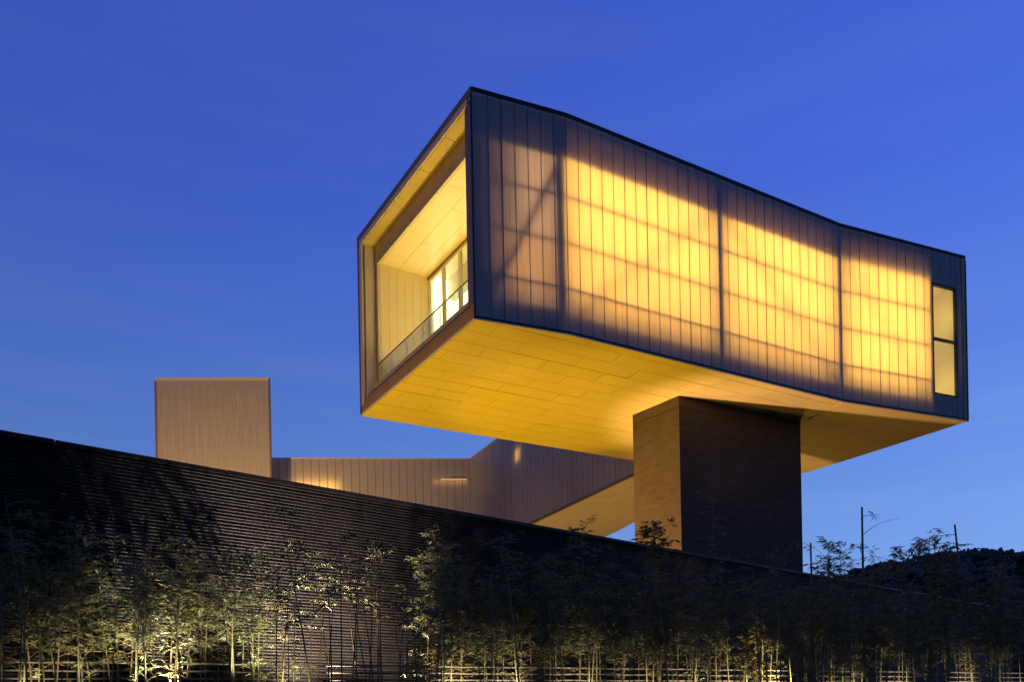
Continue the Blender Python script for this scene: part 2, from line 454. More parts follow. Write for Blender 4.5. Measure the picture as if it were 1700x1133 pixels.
# window opening near the far end
seg3 = V2(E_)-V2(K2); L3 = seg3.length
def s3(x, y): return (V2((x, y))-V2(K2)).dot(seg3.normalized())
WS0, WS1 = s3(15.36, 29.66), s3(16.41, 30.09)
WZ0, WZ1 = 11.50, 15.45
planks(gal, A, K1, [.42]+[.355]*6, zt, zb)
planks(gal, K1, K2, [.40]*28, zt, zb, u0=2.7)
NA = 10
P_w0 = tuple(V2(K2)+seg3.normalized()*WS0); P_w1 = tuple(V2(K2)+seg3.normalized()*WS1)
planks(gal, K2, P_w0, [.42]*NA, zt, zb, u0=14)
# short planks above and below the window, then the corner ones
wz = (WS1-WS0)
planks(gal, P_w0, P_w1, [1, 1, .5], zt, lambda x, y: WZ1-.0, u0=18)
planks(gal, P_w0, P_w1, [1, 1, .5], lambda x, y: WZ0+.05, zb, u0=18)
planks(gal, P_w1, E_, [.30, .23], zt, zb, u0=19.2)

# black coping, bottom drip edge, corner trims
def edge_strip(name, P, Q, z0, z1, q0, q1, material, root=None, ext0=0, ext1=0, zf=None):
    v, n = inset(P, Q, 0)
    a = V2(P)-v*ext0; b = V2(Q)+v*ext1
    m = MB(); m.prism([tuple(a+n*q0), tuple(b+n*q0), tuple(b+n*q1), tuple(a+n*q1)], z0, z1)
    return m.build(name, material, root or gal)
for P, Q in ((A, K1), (K1, K2), (K2, E_)):
    edge_strip('coping', P, Q, lambda x, y: zt(x, y)-.075, lambda x, y: zt(x, y)+.02, -.025, .2, M['coping'])
    edge_strip('drip_edge', P, Q, lambda x, y: zb(x, y)-.01, lambda x, y: zb(x, y)+.055, -.018, .03, M['coping'])
    edge_strip('edge_trim', P, Q, lambda x, y: zb(x, y)-.045, lambda x, y: zb(x, y)-.011, -.022, .05, M['cladding'])
edge_strip('coping', E_, F_, lambda x, y: zt(x, y)-.075, lambda x, y: zt(x, y)+.02, -.025, .2, M['coping'])
edge_strip('coping', F_, B_, lambda x, y: zt(x, y)-.075, lambda x, y: zt(x, y)+.02, -.025, .2, M['coping'])
edge_strip('end_wall', E_, F_, zb, lambda x, y: zt(x, y)-.121, .0, .2, M['fascia'], ext0=-.02)
edge_strip('back_wall', F_, B_, zb, lambda x, y: zt(x, y)-.121, .0, .2, M['fascia'], ext1=-.35)
# corner trims
m = MB(); v, n = inset(K2, E_, 0)
m.prism([tuple(V2(E_)-v*.03-n*.012), tuple(V2(E_)+v*.03-n*.012), tuple(V2(E_)+v*.03+n*.1), tuple(V2(E_)-v*.03+n*.1)], zb(*E_), zt(*E_)-.12)
m.build('corner_trim', M['coping'], gal)
# roof deck
m = MB(); m.prism(shrinkp(PL, .25), lambda x, y: zt(x, y)-.30, lambda x, y: zt(x, y)-.122); m.build('roof', M['coping'], gal)

# soffit boards, stretcher bond
def clip(poly, inside_pts):
    """Sutherland-Hodgman against an anticlockwise convex polygon"""
    outp = poly
    k = len(inside_pts)
    for i in range(k):
        a, b = inside_pts[i], inside_pts[(i+1) % k]
        inp, outp = outp, []
        if not inp: break
        def side(p): return (b[0]-a[0])*(p[1]-a[1])-(b[1]-a[1])*(p[0]-a[0])
        for j in range(len(inp)):
            p, q = inp[j], inp[(j+1) % len(inp)]
            sp, sq = side(p), side(q)
            if sp >= 0: outp.append(p)
            if sp*sq < 0:
                t_ = sp/(sp-sq); outp.append((p[0]+(q[0]-p[0])*t_, p[1]+(q[1]-p[1])*t_))
    return outp
def area(p): return .5*abs(sum(p[i][0]*p[(i+1) % len(p)][1]-p[(i+1) % len(p)][0]*p[i][1] for i in range(len(p))))
def boards(root, poly, origin, ang, rowh, length, zf, material, name='soffit_panel', gap=.015, thick=.03, seed=1, smin=-14, smax=30, tmin=-2, tmax=14, amin=.06):
    r = random.Random(seed)
    cu, su = math.cos(ang), math.sin(ang)
    def W(s, t_): return (origin[0]+s*cu-t_*su, origin[1]+s*su+t_*cu)
    row = 0; t_ = tmin*rowh
    offs = [0, .62, .28, .86, .45]
    while t_ < tmax*rowh+.001:
        s = smin+length*offs[row % 5]
        while s < smax:
            g = gap/2
            rect = [W(s+g, t_+g), W(s+length-g, t_+g), W(s+length-g, t_+rowh-g), W(s+g, t_+rowh-g)]
            p = clip(rect, poly)
            if len(p) >= 3 and area(p) > amin:
                m = MB(); dz = r.uniform(-.003, .003)
                m.prism(p, lambda x, y: zf(x, y)+dz-thick, lambda x, y: zf(x, y)+dz)
                m.build(name, material, root)
            s += length
        row += 1; t_ += rowh
CB = (8.6, 35.84)
ang = math.radians(29.6)
main_poly = [A, K1, K2, CB, B_]
def shrink(poly, d):
    c = [sum(p[0] for p in poly)/len(poly), sum(p[1] for p in poly)/len(poly)]
    return [(p[0]+(c[0]-p[0])*d/math.hypot(c[0]-p[0], c[1]-p[1]), p[1]+(c[1]-p[1])*d/math.hypot(c[0]-p[0], c[1]-p[1])) for p in poly]
boards(gal, shrink(main_poly, .03), A, ang, .652, 2.02, zb, M['soffit'])
def zb2(x, y):          # the far bay tips down a little beyond the crease
    nx_, ny_ = V2(CB)-V2(K2)
    d = ((x-K2[0])*ny_-(y-K2[1])*nx_)/math.hypot(nx_, ny_)
    return zb(x, y)-.03*d*max(0, min(1, (V2((x, y))-V2(K2)).dot((V2(E_)-V2(K2)).normalized().orthogonal())/6))
boards(gal, shrink([K2, E_, F_, CB], .03), K2, math.radians(22.4), 1.30, 4.2, zb2, M['soffit'], seed=2, tmin=-1, tmax=9)
m = MB(); m.prism(shrinkp(main_poly, .12), lambda x, y: zb(x, y)+.006, lambda x, y: zb(x, y)+.12)
m.prism(shrinkp([K2, E_, F_, CB], .10), lambda x, y: zb(x, y)+.006, lambda x, y: zb(x, y)+.12)
m.build('soffit_backing', M['joint'], gal)

# framing behind the skin: posts, rails, braces, spandrel boards, lining and lamps
def along(P, Q, s, q=0):
    v, n = inset(P, Q, 0); c = V2(P)+v*s+n*q; return (c.x, c.y)
SEG = [(A, K1), (K1, K2), (K2, E_)]
def post(P, Q, s, wd, q0, q1, name='truss_post'):
    v, n = inset(P, Q, 0); c = V2(P)+v*s
    m = MB(); m.prism([tuple(c-v*wd/2+n*q0), tuple(c+v*wd/2+n*q0), tuple(c+v*wd/2+n*q1), tuple(c-v*wd/2+n*q1)], zb(*c)+.13, zt(*c)-.31)
    m.build(name, M['steel'], gal)
Lk = (V2(K2)-V2(K1)).length
post(A, K1, 2.52, .30, .07, .36)
post(K1, K2, 5.62, .26, .07, .34)
post(K1, K2, Lk-.06, .25, .07, .34)
post(K2, E_, WS0-.10, .10, .06, .50)
post(K2, E_, WS1+.10, .10, .06, .50)
for (P, Q), s0, s1 in (((A, K1), .42, 2.7), ((K1, K2), .05, Lk-.05), ((K2, E_), .05, WS0-.1), ((K2, E_), WS1+.12, WS1+.5)):
    for z in (11.78, 13.02, 14.28):
        a = along(P, Q, s0, .075); b = along(P, Q, s1, .075); v, n = inset(P, Q, 0)
        m = MB(); m.bar((a[0], a[1], z+zb(*a)-10.54), (b[0], b[1], z+zb(*b)-10.54), .05, .055, (n.x, n.y, 0)); m.build('wall_rail', M['steel'], gal)
def brace(P, Q, s0, z0, s1, z1, q, wd=.12):
    a = along(P, Q, s0, q); b = along(P, Q, s1, q); v, n = inset(P, Q, 0)
    m = MB(); m.bar((a[0], a[1], z0), (b[0], b[1], z1), .06, wd, (n.x, n.y, 0)); m.build('brace', M['steel'], gal)
brace(A, K1, .55, 11.2, 2.6, 15.5, .16, .13)
brace(K1, K2, .2, 11.2, 5.5, 15.5, .26, .10)
brace(K1, K2, 5.8, 15.5, Lk-.2, 11.4, .28, .10)
brace(K2, E_, .2, 15.5, WS0-.3, 11.4, .33, .09)
def board(P, Q, s0, s1, z0, z1, q, name, material, th=.02):
    v, n = inset(P, Q, 0)
    a = V2(P)+v*s0; b = V2(P)+v*s1
    f = lambda z: (lambda x, y: z+zb(x, y)-10.54)
    m = MB(); m.prism([tuple(a+n*q), tuple(b+n*q), tuple(b+n*(q+th)), tuple(a+n*(q+th))], f(z0), f(z1))
    return m.build(name, material, gal)
# top chords close to the skin, floor edge further in
board(A, K1, .12, 2.715, 15.30, 16.41, .075, 'spandrel_board', M['baffle'])
board(K1, K2, -.01, Lk+.02, 15.33, 16.41, .085, 'spandrel_board', M['baffle'])
board(K2, E_, -.02, WS0-.06, 15.38, 16.41, .15, 'spandrel_board', M['baffle'])
board(A, K1, .12, .56, 10.68, 15.28, .11, 'spandrel_board', M['baffle'])
board(A, K1, .12, 2.68, 10.68, 11.22, .13, 'floor_edge_board', M['lining'])
board(K1, K2, .05, Lk-.05, 10.68, 11.20, .15, 'floor_edge_board', M['lining'])
board(K2, E_, .05, WS0-.06, 10.68, 11.20, .15, 'floor_edge_board', M['lining'])
# lining behind the cavity
for (P, Q), s0, s1 in (((A, K1), .1, 2.7), ((K1, K2), 0.0, Lk), ((K2, E_), .0, WS0-.06)):
    board(P, Q, s0, s1, 10.68, 16.235, .62, 'inner_lining', M['lining'])
# lamps in the cavity
board(A, K1, .58, 2.36, 11.35, 15.6, .56, 'light_panel', M['glow_dim'])
board(A, K1, 1.0, 2.36, 11.5, 13.1, .50, 'light_panel', M['glow_low'])
for s0, s1 in ((.08, 5.42), (5.82, Lk-.24)):
    board(K1, K2, s0, s1, 12.95, 15.75, .56, 'light_panel', M['glow'])
    board(K1, K2, s0, s1, 11.50, 12.90, .56, 'light_panel', M['glow_soft'])
board(K2, E_, .16, WS0-.18, 11.45, 15.75, .56, 'light_panel', M['glow'])
board(K2, E_, WS1+.22, WS1+.46, 11.9, 14.9, .40, 'light_panel', M['glow_dim'])
board(K2, E_, WS1+.12, L3-.06, 10.68, 16.235, .50, 'inner_lining', M['lining'])

# room behind the far window
v, n = inset(K2, E_, 0)
def R3(s, q, z): c = V2(K2)+v*s+n*q; return (c.x, c.y, z)
m = MB()
r0, r1, rq = WS0-.04, WS1+.04, 1.5
z0, z1 = WZ0-.05, WZ1+.12
m.quad(R3(r0, rq, z0), R3(r1, rq, z0), R3(r1, rq, z1), R3(r0, rq, z1))
m.quad(R3(r0, .05, z0), R3(r0, rq, z0), R3(r0, rq, z1), R3(r0, .05, z1))
m.quad(R3(r1, rq, z0), R3(r1, .05, z0), R3(r1, .05, z1), R3(r1, rq, z1))
m.quad(R3(r0, .05, z1), R3(r1, .05, z1), R3(r1, rq, z1), R3(r0, rq, z1))
m.quad(R3(r0, .05, z0), R3(r0, rq, z0), R3(r1, rq, z0), R3(r1, .05, z0))
m.build('window_room', M['plaster'], gal)
m = MB(); m.quad(R3(r0+.1, 1.05, z1-.02), R3(r1-.15, 1.05, z1-.02), R3(r1-.15, 1.13, z1-.02), R3(r0+.1, 1.13, z1-.02))
m.build('ceiling_strip_lamp', M['glow_strip'], gal)
c = R3(r0+.14, .30, 13)
for zl in (12.2, 14.6): lamp('window_room_fill', 'POINT', (c[0], c[1], zl), (c[0], c[1], 11), 27, (1, .66, .14), .06)  # unseen lamps added behind the jamb to brighten the room evenly
m = MB(); m.prism([R3(r0, .05, 0)[:2], R3(r1, .05, 0)[:2], R3(r1, .07, 0)[:2], R3(r0, .07, 0)[:2]], WZ1+.05, 16.40); m.build('spandrel_board', M['lining'], gal)
wn = MB()
def wbar(s0, s1, za, zc): wn.prism([R3(s0, -.02, 0)[:2], R3(s1, -.02, 0)[:2], R3(s1, .09, 0)[:2], R3(s0, .09, 0)[:2]], za, zc)
wbar(WS0-.03, WS0+.012, WZ0-.03, WZ1+.03); wbar(WS1-.012, WS1+.03, WZ0-.03, WZ1+.03)
wbar(WS0+.012, WS1-.012, WZ0-.03, WZ0+.04); wbar(WS0+.012, WS1-.012, WZ1-.04, WZ1+.03); wbar(WS0+.012, WS1-.012, 13.46, 13.53)
wroot = wn.build('window', M['coping'], gal)
for za, zc in ((WZ0+.04, 13.46), (13.53, WZ1-.04)):
    m = MB(); m.prism([R3(WS0+.03, .03, 0)[:2], R3(WS1-.03, .03, 0)[:2], R3(WS1-.03, .042, 0)[:2], R3(WS0+.03, .042, 0)[:2]], za, zc)
    m.build('pane', M['glass'], wroot)

# --- the open end: deep picture frame, recessed fascia, loggia, glass doors
PW = 7.826
def gbox(name, p0, p1, q0, q1, za, zc, material, root=gal):
    m = MB(); m.prism([G(p0, q0), G(p0, q1), G(p1, q1), G(p1, q0)], za, zc); return m.build(name, material, root)
ST, SB = 16.40, 10.66                      # top and bottom inside the shell at this end
# thin bronze outer edge
gbox('edge_frame', 0, PW, -.03, .05, 16.42, 16.57, M['frame'])
gbox('edge_frame', PW-.10, PW, -.03, .05, 10.55, 16.418, M['frame'])
gbox('edge_frame', 0, .05, -.03, .05, 10.55, 16.418, M['coping'])
gbox('corner_panel', .055, .36, -.014, .35, 10.99, 16.20, M['frame'])
gbox('sill_trim', .05, PW-.10, -.015, .12, 10.53, 10.585, M['cladding'])
gbox('sill_gutter', .06, PW-.13, -.01, .20, 10.59, 10.86, M['gutter'])
gbox('sill_gutter', .06, PW-.13, .03, .20, 10.865, 10.98, M['gutter'])
# reveal boards of the picture frame
k = 5
for i in range(k):
    a = lerp(.05, PW-.102, i/k); b = lerp(.05, PW-.102, (i+1)/k)
    gbox('reveal_panel', a+.006, b-.006, .052, .455, 16.22, 16.40, M['cladding'])
    gbox('reveal_panel', a+.2, min(b+.19, PW-.103), -.012, .048, 16.235, 16.41, M['cladding'])
for i in range(3):
    a = lerp(10.81, 16.21, i/3); b = lerp(10.81, 16.21, (i+1)/3)
    gbox('reveal_panel', PW-.36, PW-.12, .10, .45, a+.006, b-.006, M['cladding'])
gbox('edge_trim', PW-.30, PW-.101, -.012, .05, 10.81, 16.215, M['cladding'])
# fascia round the loggia opening
FQ = .46
P0, P1, Z0, Z1 = .42, 7.26, 11.36, 15.55
for i in range(4):
    a = lerp(.2, PW-.37, i/4); b = lerp(.2, PW-.37, (i+1)/4)
    gbox('fascia_panel', a+.004, b-.004, FQ, FQ+.08, Z1, 16.218, M['fascia'])
gbox('fascia_panel', P1, PW-.37, FQ, FQ+.08, 10.81, Z1-.004, M['fascia'])
gbox('fascia_panel', .2, P1-.004, .22, FQ+.08, 10.81, Z0, M['fascia'])
gbox('fascia_panel', .2, P0, FQ, FQ+.08, Z0+.004, Z1-.004, M['fascia'])
m = MB()
gbox('opening_trim', P0, P1+.03, FQ-.015, FQ+.085, Z1-.002, Z1+.025, M['cladding'])
gbox('opening_trim', P1-.01, P1+.03, FQ-.015, FQ+.085, Z0, Z1-.004, M['cladding'])
# loggia shell
GQ = 2.33
gbox('loggia_floor', P0, P1, FQ+.09, 6.5, 11.20, 11.27, M['plaster'])
for i in range(6):
    a = lerp(FQ+.09, GQ+.03, i/6); b = lerp(FQ+.09, GQ+.03, (i+1)/6)
    gbox('wall_panel', P1+.002, P1+.04, a+.004, b-.004, 11.28, Z1+.12, M['ceiling'])
gbox('wall_backing', P1+.042, P1+.10, FQ+.09, 6.5, 11.28, Z1+.12, M['joint'])
gbox('wall_backing', P0-.10, P0-.02, FQ+.09, 1.75, 11.28, Z1+.12, M['plaster'])
rows = [(FQ+.09, 1.24), (1.24, 1.90), (1.90, GQ+.04)]
for r_, (qa, qb) in enumerate(rows):
    s = P0-(0, 1.1, .5)[r_]
    while s < P1:
        a, b = max(s, P0), min(s+2.05, P1)
        if b-a > .1:
            gbox('ceiling_panel', a+.005, b-.005, qa+.005, qb-.005, Z1+.04, Z1+.07, M['ceiling'])
        s += 2.05
gbox('ceiling_backing', P0-.02, P1+.04, FQ+.09, GQ+.04, Z1+.075, Z1+.14, M['joint'])
# glass doors at the back of the loggia
dz0, dz1 = 11.28, Z1+.03
dr = MB()
gbox('door_header', P0, P1, GQ, GQ+.10, dz1-.10, dz1, M['frame'])
gbox('door_header', P0, P1, GQ, GQ+.10, dz0, dz0+.08, M['cladding'])
door_p = [7.25, 6.13, 4.98, 3.8, 2.6, 1.4]
for i in range(5):
    b, a = door_p[i], door_p[i+1]
    m = MB()
    def dbar(p0, p1, za, zc): m.prism([G(p0, GQ+.01), G(p0, GQ+.085), G(p1, GQ+.085), G(p1, GQ+.01)], za, zc)
    dbar(b-.085, b-.004, dz0+.082, dz1-.102); dbar(a+.004, a+.085, dz0+.082, dz1-.102)
    dbar(a+.086, b-.086, dz0+.082, dz0+.20); dbar(a+.086, b-.086, dz1-.20, dz1-.102)
    d = m.build('glass_door', M['cladding'], gal)
    g = MB(); g.prism([G(a+.08, GQ+.04), G(a+.08, GQ+.055), G(b-.08, GQ+.055), G(b-.08, GQ+.04)], dz0+.19, dz1-.19); g.build('pane', M['glass'], d)
    h = MB(); hp = G(a+.20, GQ-.05); h.tube([(*G(a+.17, GQ+.0), 12.25), (*hp, 12.25), (*hp, 12.42), (*G(a+.17, GQ+.0), 12.42)], .016, 6); h.build('handle', M['steel'], d)
# bright room behind the doors
gbox('room_wall', P0, P1, 6.3, 6.4, 11.28, 15.8, M['plaster'])
gbox('room_wall', P1+.0, P1+.04, GQ+.12, 6.3, 11.28, 15.8, M['plaster'])
gbox('room_wall', P0-.03, P0, 2.2, 6.3, 11.28, 15.8, M['lining'])
gbox('room_ceiling', P0, P1, GQ+.12, 6.3, 15.72, 15.8, M['plaster'])
gbox('ceiling_beam', P0+.01, P1-.01, 3.1, 3.4, 15.0, 15.71, M['cladding'])
for p in (1.6, 3.4, 5.2):
    gbox('room_lamp', p, p+1.3, 3.8, 5.6, 15.62, 15.70, M['glow_room'])
for q0, q1 in ((2.55, 4.0), (4.05, 6.1)):
    gbox('luminous_wall', P1-.08, P1-.03, q0, q1, 11.32, 15.66, M['glow_wall'])
# glass balustrade standing just inside the opening
bal = MB(); bal.tube([(*G(P0+.05, .40), 12.12), (*G(P1-.02, .40), 12.12)], .022, 8)
br = bal.build('balustrade', M['frame'], gal)
for i in range(6):
    a = lerp(P0+.05, P1-.02, i/6); b = lerp(P0+.05, P1-.02, (i+1)/6)
    m = MB(); m.prism([G(a+.012, .40), G(a+.012, .415), G(b-.012, .415), G(b-.012, .40)], 11.2, 12.105); m.build('glass_pane', M['bal_glass'], br)
    m = MB(); m.tube([(*G(a, .407), 11.2), (*G(a, .407), 12.1)], .012, 6); m.build('baluster', M['cladding'], br)
# loggia uplights set in its floor
for p, e_ in ((2.0, 330), (4.4, 250), (6.0, 90)):
    c = G(p, .95); c2 = G(p-.1, 1.55)
    lamp('loggia_uplight', 'SPOT', (c[0], c[1], 11.4), (c2[0], c2[1], 15.5), e_, (1, .57, .05), .08, 140, .8)

# ---------------------------------------------------------------- pier
pier = thing('support_pier', 'broad concrete pier carrying the raised gallery, its narrow left face warmly lit', 'pier', (7, 29, 2.0))
PA, PB, PC = (4.39, 28.73), (5.66, 27.09), (10.6, 29.85)
PD = (PC[0]+PA[0]-PB[0], PC[1]+PA[1]-PB[1])
m = MB(); m.prism([PA, PB, PC, PD], .3, 10.235); m.build('shaft', M['pier'], pier)
cp = shrink([PA, PB, PC, PD], .03)
m = MB(); m.prism([PA, PB, PC, PD], 10.255, lambda x, y: zb(x, y)-.034); m.build('cap_band', M['pier_cap'], pier)
m = MB(); m.prism(cp, 10.234, 10.256); m.build('shadow_gap', M['coping'], pier)

# ---------------------------------------------------------------- rear wing
wing = thing('gallery_wing', 'low purplish translucent-skinned wing of the museum seen under the raised gallery', 'building', (-4, 52, 2.0))
W0, W1, W2, W3, W4, W5, W6 = (-14.5, 50.77), (-2.31, 51.62), (5.5, 36.05), (9.6, 37.6), (6.77, 45.08), (5.79, 47.93), (3.0, 57.0)
WIN = [(-14.2, 51.1), (-2.12, 51.935), (5.64, 36.45), (9.4, 37.7), (6.6, 45.0), (5.62, 47.9), (2.9, 56.8), (-14.2, 56.8)]
wt = lambda x, y: 16.55
wb = lambda x, y: 10.72
planks(wing, W0, W1, [.47]*25, wt, wb, gap=.02, mats=M['seam'])
planks(wing, W1, W2, [.47]*37, wt, wb, gap=.02, u0=12, mats=M['seam'])
for P, Q in ((W0, W1), (W1, W2)):
    edge_strip('coping', P, Q, 16.476, 16.52, -.03, .3, M['trim'], wing)
    edge_strip('drip_edge', P, Q, 10.66, 10.77, -.02, .1, M['frame'], wing)
m = MB(); m.prism(WIN, 16.3, 16.449); m.build('roof', M['coping'], wing)
m = MB(); m.prism(WIN, 10.72, 10.80); m.build('soffit_backing', M['joint'], wing)
boards(wing, [W1, W2, W3, W4, W5, W6], W1, math.atan2(W2[1]-W1[1], W2[0]-W1[0]), .95, 3.0, lambda x, y: 10.70, M['soffit'], seed=4, smin=-9, smax=25, tmin=-1, tmax=16, gap=.02)
for (P, Q), L in (((W0, W1), 11.65), ((W1, W2), 17.4)):
    v, n = inset(P, Q, 0)
    a = V2(P)+n*.42; b = V2(Q)+n*.42
    m = MB(); m.prism([tuple(a), tuple(b), tuple(b+n*.05), tuple(a+n*.05)], 10.81, 16.29); m.build('inner_lining', M['lining'], wing)
edge_strip('end_wall', W2, W3, 10.81, 16.29, .02, .2, M['fascia'], wing)
edge_strip('end_wall', W3, W4, 10.81, 16.29, .02, .2, M['fascia'], wing)
edge_strip('end_wall', W5, W6, 10.81, 16.29, .02, .2, M['fascia'], wing)
v, n = inset(W1, W2, 0)
m = MB(); m.bar((*W1, 10.7), (*W1, 16.45), .05, .05, (1, 0, 0)); m.build('corner_trim', M['frame'], wing)
def wpanel(P, Q, s0, s1, z0, z1, q, material, name):
    v, n = inset(P, Q, 0); a = V2(P)+v*s0; b = V2(P)+v*s1
    m = MB(); m.prism([tuple(a+n*q), tuple(b+n*q), tuple(b+n*(q+.03)), tuple(a+n*(q+.03))], z0, z1); m.build(name, material, wing)
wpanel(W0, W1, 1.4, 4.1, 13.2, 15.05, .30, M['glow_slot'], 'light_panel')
wpanel(W1, W2, 6.15, 6.75, 14.5, 15.15, .12, M['glow_low'], 'light_panel')
# a reflection painted as a thin glowing streak near the corner, hood above
wpanel(W0, W1, 10.4, 12.0, 15.165, 15.195, -.10, M['glow_line'], 'reflection_streak')
wpanel(W0, W1, 9.9, 12.0, 15.00, 15.10, .16, M['glow_low'], 'light_panel')  # dim glow added behind the skin under the streak
wpanel(W0, W1, 10.9, 11.9, 15.21, 15.26, -.13, M['frame'], 'streak_hood')

# ---------------------------------------------------------------- tower
tow = thing('stair_tower', 'tall beige windowless tower with faint vertical seams, floodlit beside the low wing', 'tower', (-17.3, 49, 1.9))
T0, T1 = (-20.72, 49.0), (-13.98, 49.0)
def tzt(x, y): return 20.80-.019*(x-T0[0])
planks(tow, T0, T1, [.48]*14, tzt, lambda x, y: .35, gap=.014, mats=M['cladding'])
edge_strip('coping', T0, T1, lambda x, y: tzt(x, y)-.12, lambda x, y: tzt(x, y)+.02, -.03, .25, M['trim'], tow)
for p in (T0, T1):
    m = MB(); m.bar((p[0], p[1]-.0, .35), (p[0], p[1]-.0, 20.6), .10, .10, (1, 0, 0)); m.build('corner_trim', M['frame'], tow)
m = MB(); m.prism([(T0[0]+.01, 49.15), (T1[0]-.01, 49.15), (T1[0]-1.9, 54.9), (T0[0]-1.9, 54.9)], .35, 20.55); m.build('core', M['cladding'], tow)

# ---------------------------------------------------------------- ribbed black wall
wd = Vector((.7784, .6277)); wnr = Vector((.6277, -.7784))       # along it, and towards the camera
wo = Vector((-6.78, 11.08))
wall = thing('ribbed_wall', 'long black concrete wall with horizontal ribs crossing the picture', 'wall', (wo.x, wo.y, 1.9))
ws0, ws1 = -6.0, 34.0
def WP(s, q): c = wo+wd*s+wnr*q; return (c.x, c.y)
m = MB(); m.prism([WP(ws0, -.4), WP(ws0, -.05), WP(ws1, -.05), WP(ws1, -.4)][::-1], .2, 3.97); m.build('core', M['concrete'], wall)
cs = [ws0, -3.2, .65, 3.05, 8.4, 13.7, 19, 24.4, 29, ws1]
for a, b in zip(cs, cs[1:]):
    m = MB(); m.prism([WP(a+.008, -.42), WP(a+.008, .04), WP(b-.008, .04), WP(b-.008, -.42)][::-1], 3.975, 4.04+random.uniform(-.006, .006)); m.build('coping', M['concrete'], wall)
rr = random.Random(11)
pitch = .052
z = 3.975-pitch/2
while z > .25:
    m = MB(); n = 60; prof = 4
    ph = rr.uniform(0, 9)
    for i in range(n+1):
        s = lerp(ws0, ws1, i/n)
        wob = .003*math.sin(s*.9+ph)+rr.uniform(-.002, .002)
        r_ = pitch*.47*(1+rr.uniform(-.05, .03))
        for k in range(prof+1):
            an = -math.pi/2+math.pi*k/prof
            p = WP(s, -.05+r_*1.2*math.cos(an))
            m.v.append((p[0], p[1], z+wob+r_*math.sin(an)))
    for i in range(n):
        for k in range(prof):
            a = i*(prof+1)+k
            m.f.append((a, a+prof+1, a+prof+2, a+1)); m.m.append(0)
    m.build('rib', M['concrete'], wall, smooth=True)
    z -= pitch

# ---------------------------------------------------------------- low bamboo rail fence
fen = thing('low_fence', 'low fence of three pale bamboo rails along the foot of the bamboo', 'fence', (*fence_pt(.5), 2.0))
for k, z in enumerate((.91, .80, .69)):
    m = MB(); pts = []; rad = []
    for i in range(61):
        t_ = lerp(-.15, 2.1, i/60); p = fence_pt(t_)
        pts.append((p[0], p[1], z+.11*max(0, t_)*.35+rr.uniform(-.006, .006))); rad.append(.0125+(.003 if i % 3 == 0 else 0))
    m.tube(pts, rad, 6); m.build('rail', M['rail'], fen, smooth=True)
for i in range(15):
    t_ = lerp(-.12, 2.08, i/14); p = fence_pt(t_, -.04)
    m = MB(); m.tube([(p[0], p[1], .3), (p[0], p[1], .70+.04*max(0, t_))], .03, 6); m.build('post', M['culm_dry'], fen)

# ---------------------------------------------------------------- bamboo
def leaf(mb, base, d, L, wd_, roll):
    d = d.normalized()
    s = d.cross(Vector((0, 0, 1)))
    if s.length < .05: s = Vector((1, 0, 0))
    s.normalize(); u = s.cross(d)
    s2 = s*math.cos(roll)+u*math.sin(roll); u2 = d.cross(s2)
    mid = base+d*(L*.38)
    tip = base+d*L+Vector((0, 0, -L*.12))
    n = len(mb.v)
    mb.v += [tuple(base), tuple(mid+s2*wd_/2+u2*(wd_*.15)), tuple(tip), tuple(mid-s2*wd_/2+u2*(wd_*.15))]
    mb.f += [(n, n+1, n+2), (n, n+2, n+3)]; mb.m += [0, 0]

def bamboo_meshes(seed, H, r0, first, nb, leafy, spread=.5, droop=.5, topcut=False, lean=.06):
    r = random.Random(seed)
    culm, twig, fol = MB(), MB(), MB()
    la = r.uniform(0, 6.28); lx, ly = math.cos(la)*lean*H, math.sin(la)*lean*H
    def axis(t_): return Vector((lx*t_**1.7, ly*t_**1.7, H*t_))
    nodes = max(8, int(H/.24)); pts = []; rad = []
    for i in range(nodes+1):
        t_ = i/nodes; b = r0*(1-(.35 if topcut else .8)*t_)
        if 0 < i < nodes:
            p = axis(t_); q = Vector((0, 0, .012))
            pts += [p-q, p, p+q]; rad += [b*.97, b*1.18, b*.95]
        else: pts.append(axis(t_)); rad.append(b)
    culm.tube(pts, rad, 6)
    for k in range(nb):
        t_ = lerp(first, .98, (k+r.uniform(0, .9))/nb)
        a = r.uniform(0, 6.283)
        el = r.uniform(.3, .95)
        d = Vector((math.cos(a)*math.cos(el), math.sin(a)*math.cos(el), math.sin(el)))
        L = spread*r.uniform(.55, 1.15)*(1.15-.5*t_)
        p = axis(t_); path = [p]; cur = p.copy(); dd = d.copy()
        for q in range(5):
            dd = (dd+Vector((r.uniform(-.15, .15), r.uniform(-.15, .15), -.20*droop))).normalized()
            cur = cur+dd*(L/5); path.append(cur.copy())
        twig.tube(path, [.0055, .0048, .004, .0034, .0026, .0016], 4, cap=False)
        for q in range(1, 6):
            if q < 2 and r.random() < .6: continue
            for sp in range(r.choice((1, 2))):
                a2 = r.uniform(0, 6.283)
                td = (dd*.6+Vector((math.cos(a2), math.sin(a2), r.uniform(-.3, .5)))).normalized()
                tl = L*r.uniform(.15, .38)
                tp_ = path[q]+td*tl
                twig.tube([path[q], tp_], [.0022, .0012], 3, cap=False)
                for j in range(int(leafy*r.uniform(.6, 1.4))):
                    fa = r.uniform(-1.1, 1.1)
                    s = td.cross(Vector((0, 0, 1)))
                    ld = td*math.cos(fa)+s*math.sin(fa)+Vector((0, 0, r.uniform(-.9, .05)*droop))
                    bpt = path[q].lerp(tp_, r.uniform(.45, 1.0))
                    leaf(fol, bpt, ld, r.uniform(.09, .165), r.uniform(.020, .033), r.uniform(-.7, .7))
    return culm, twig, fol

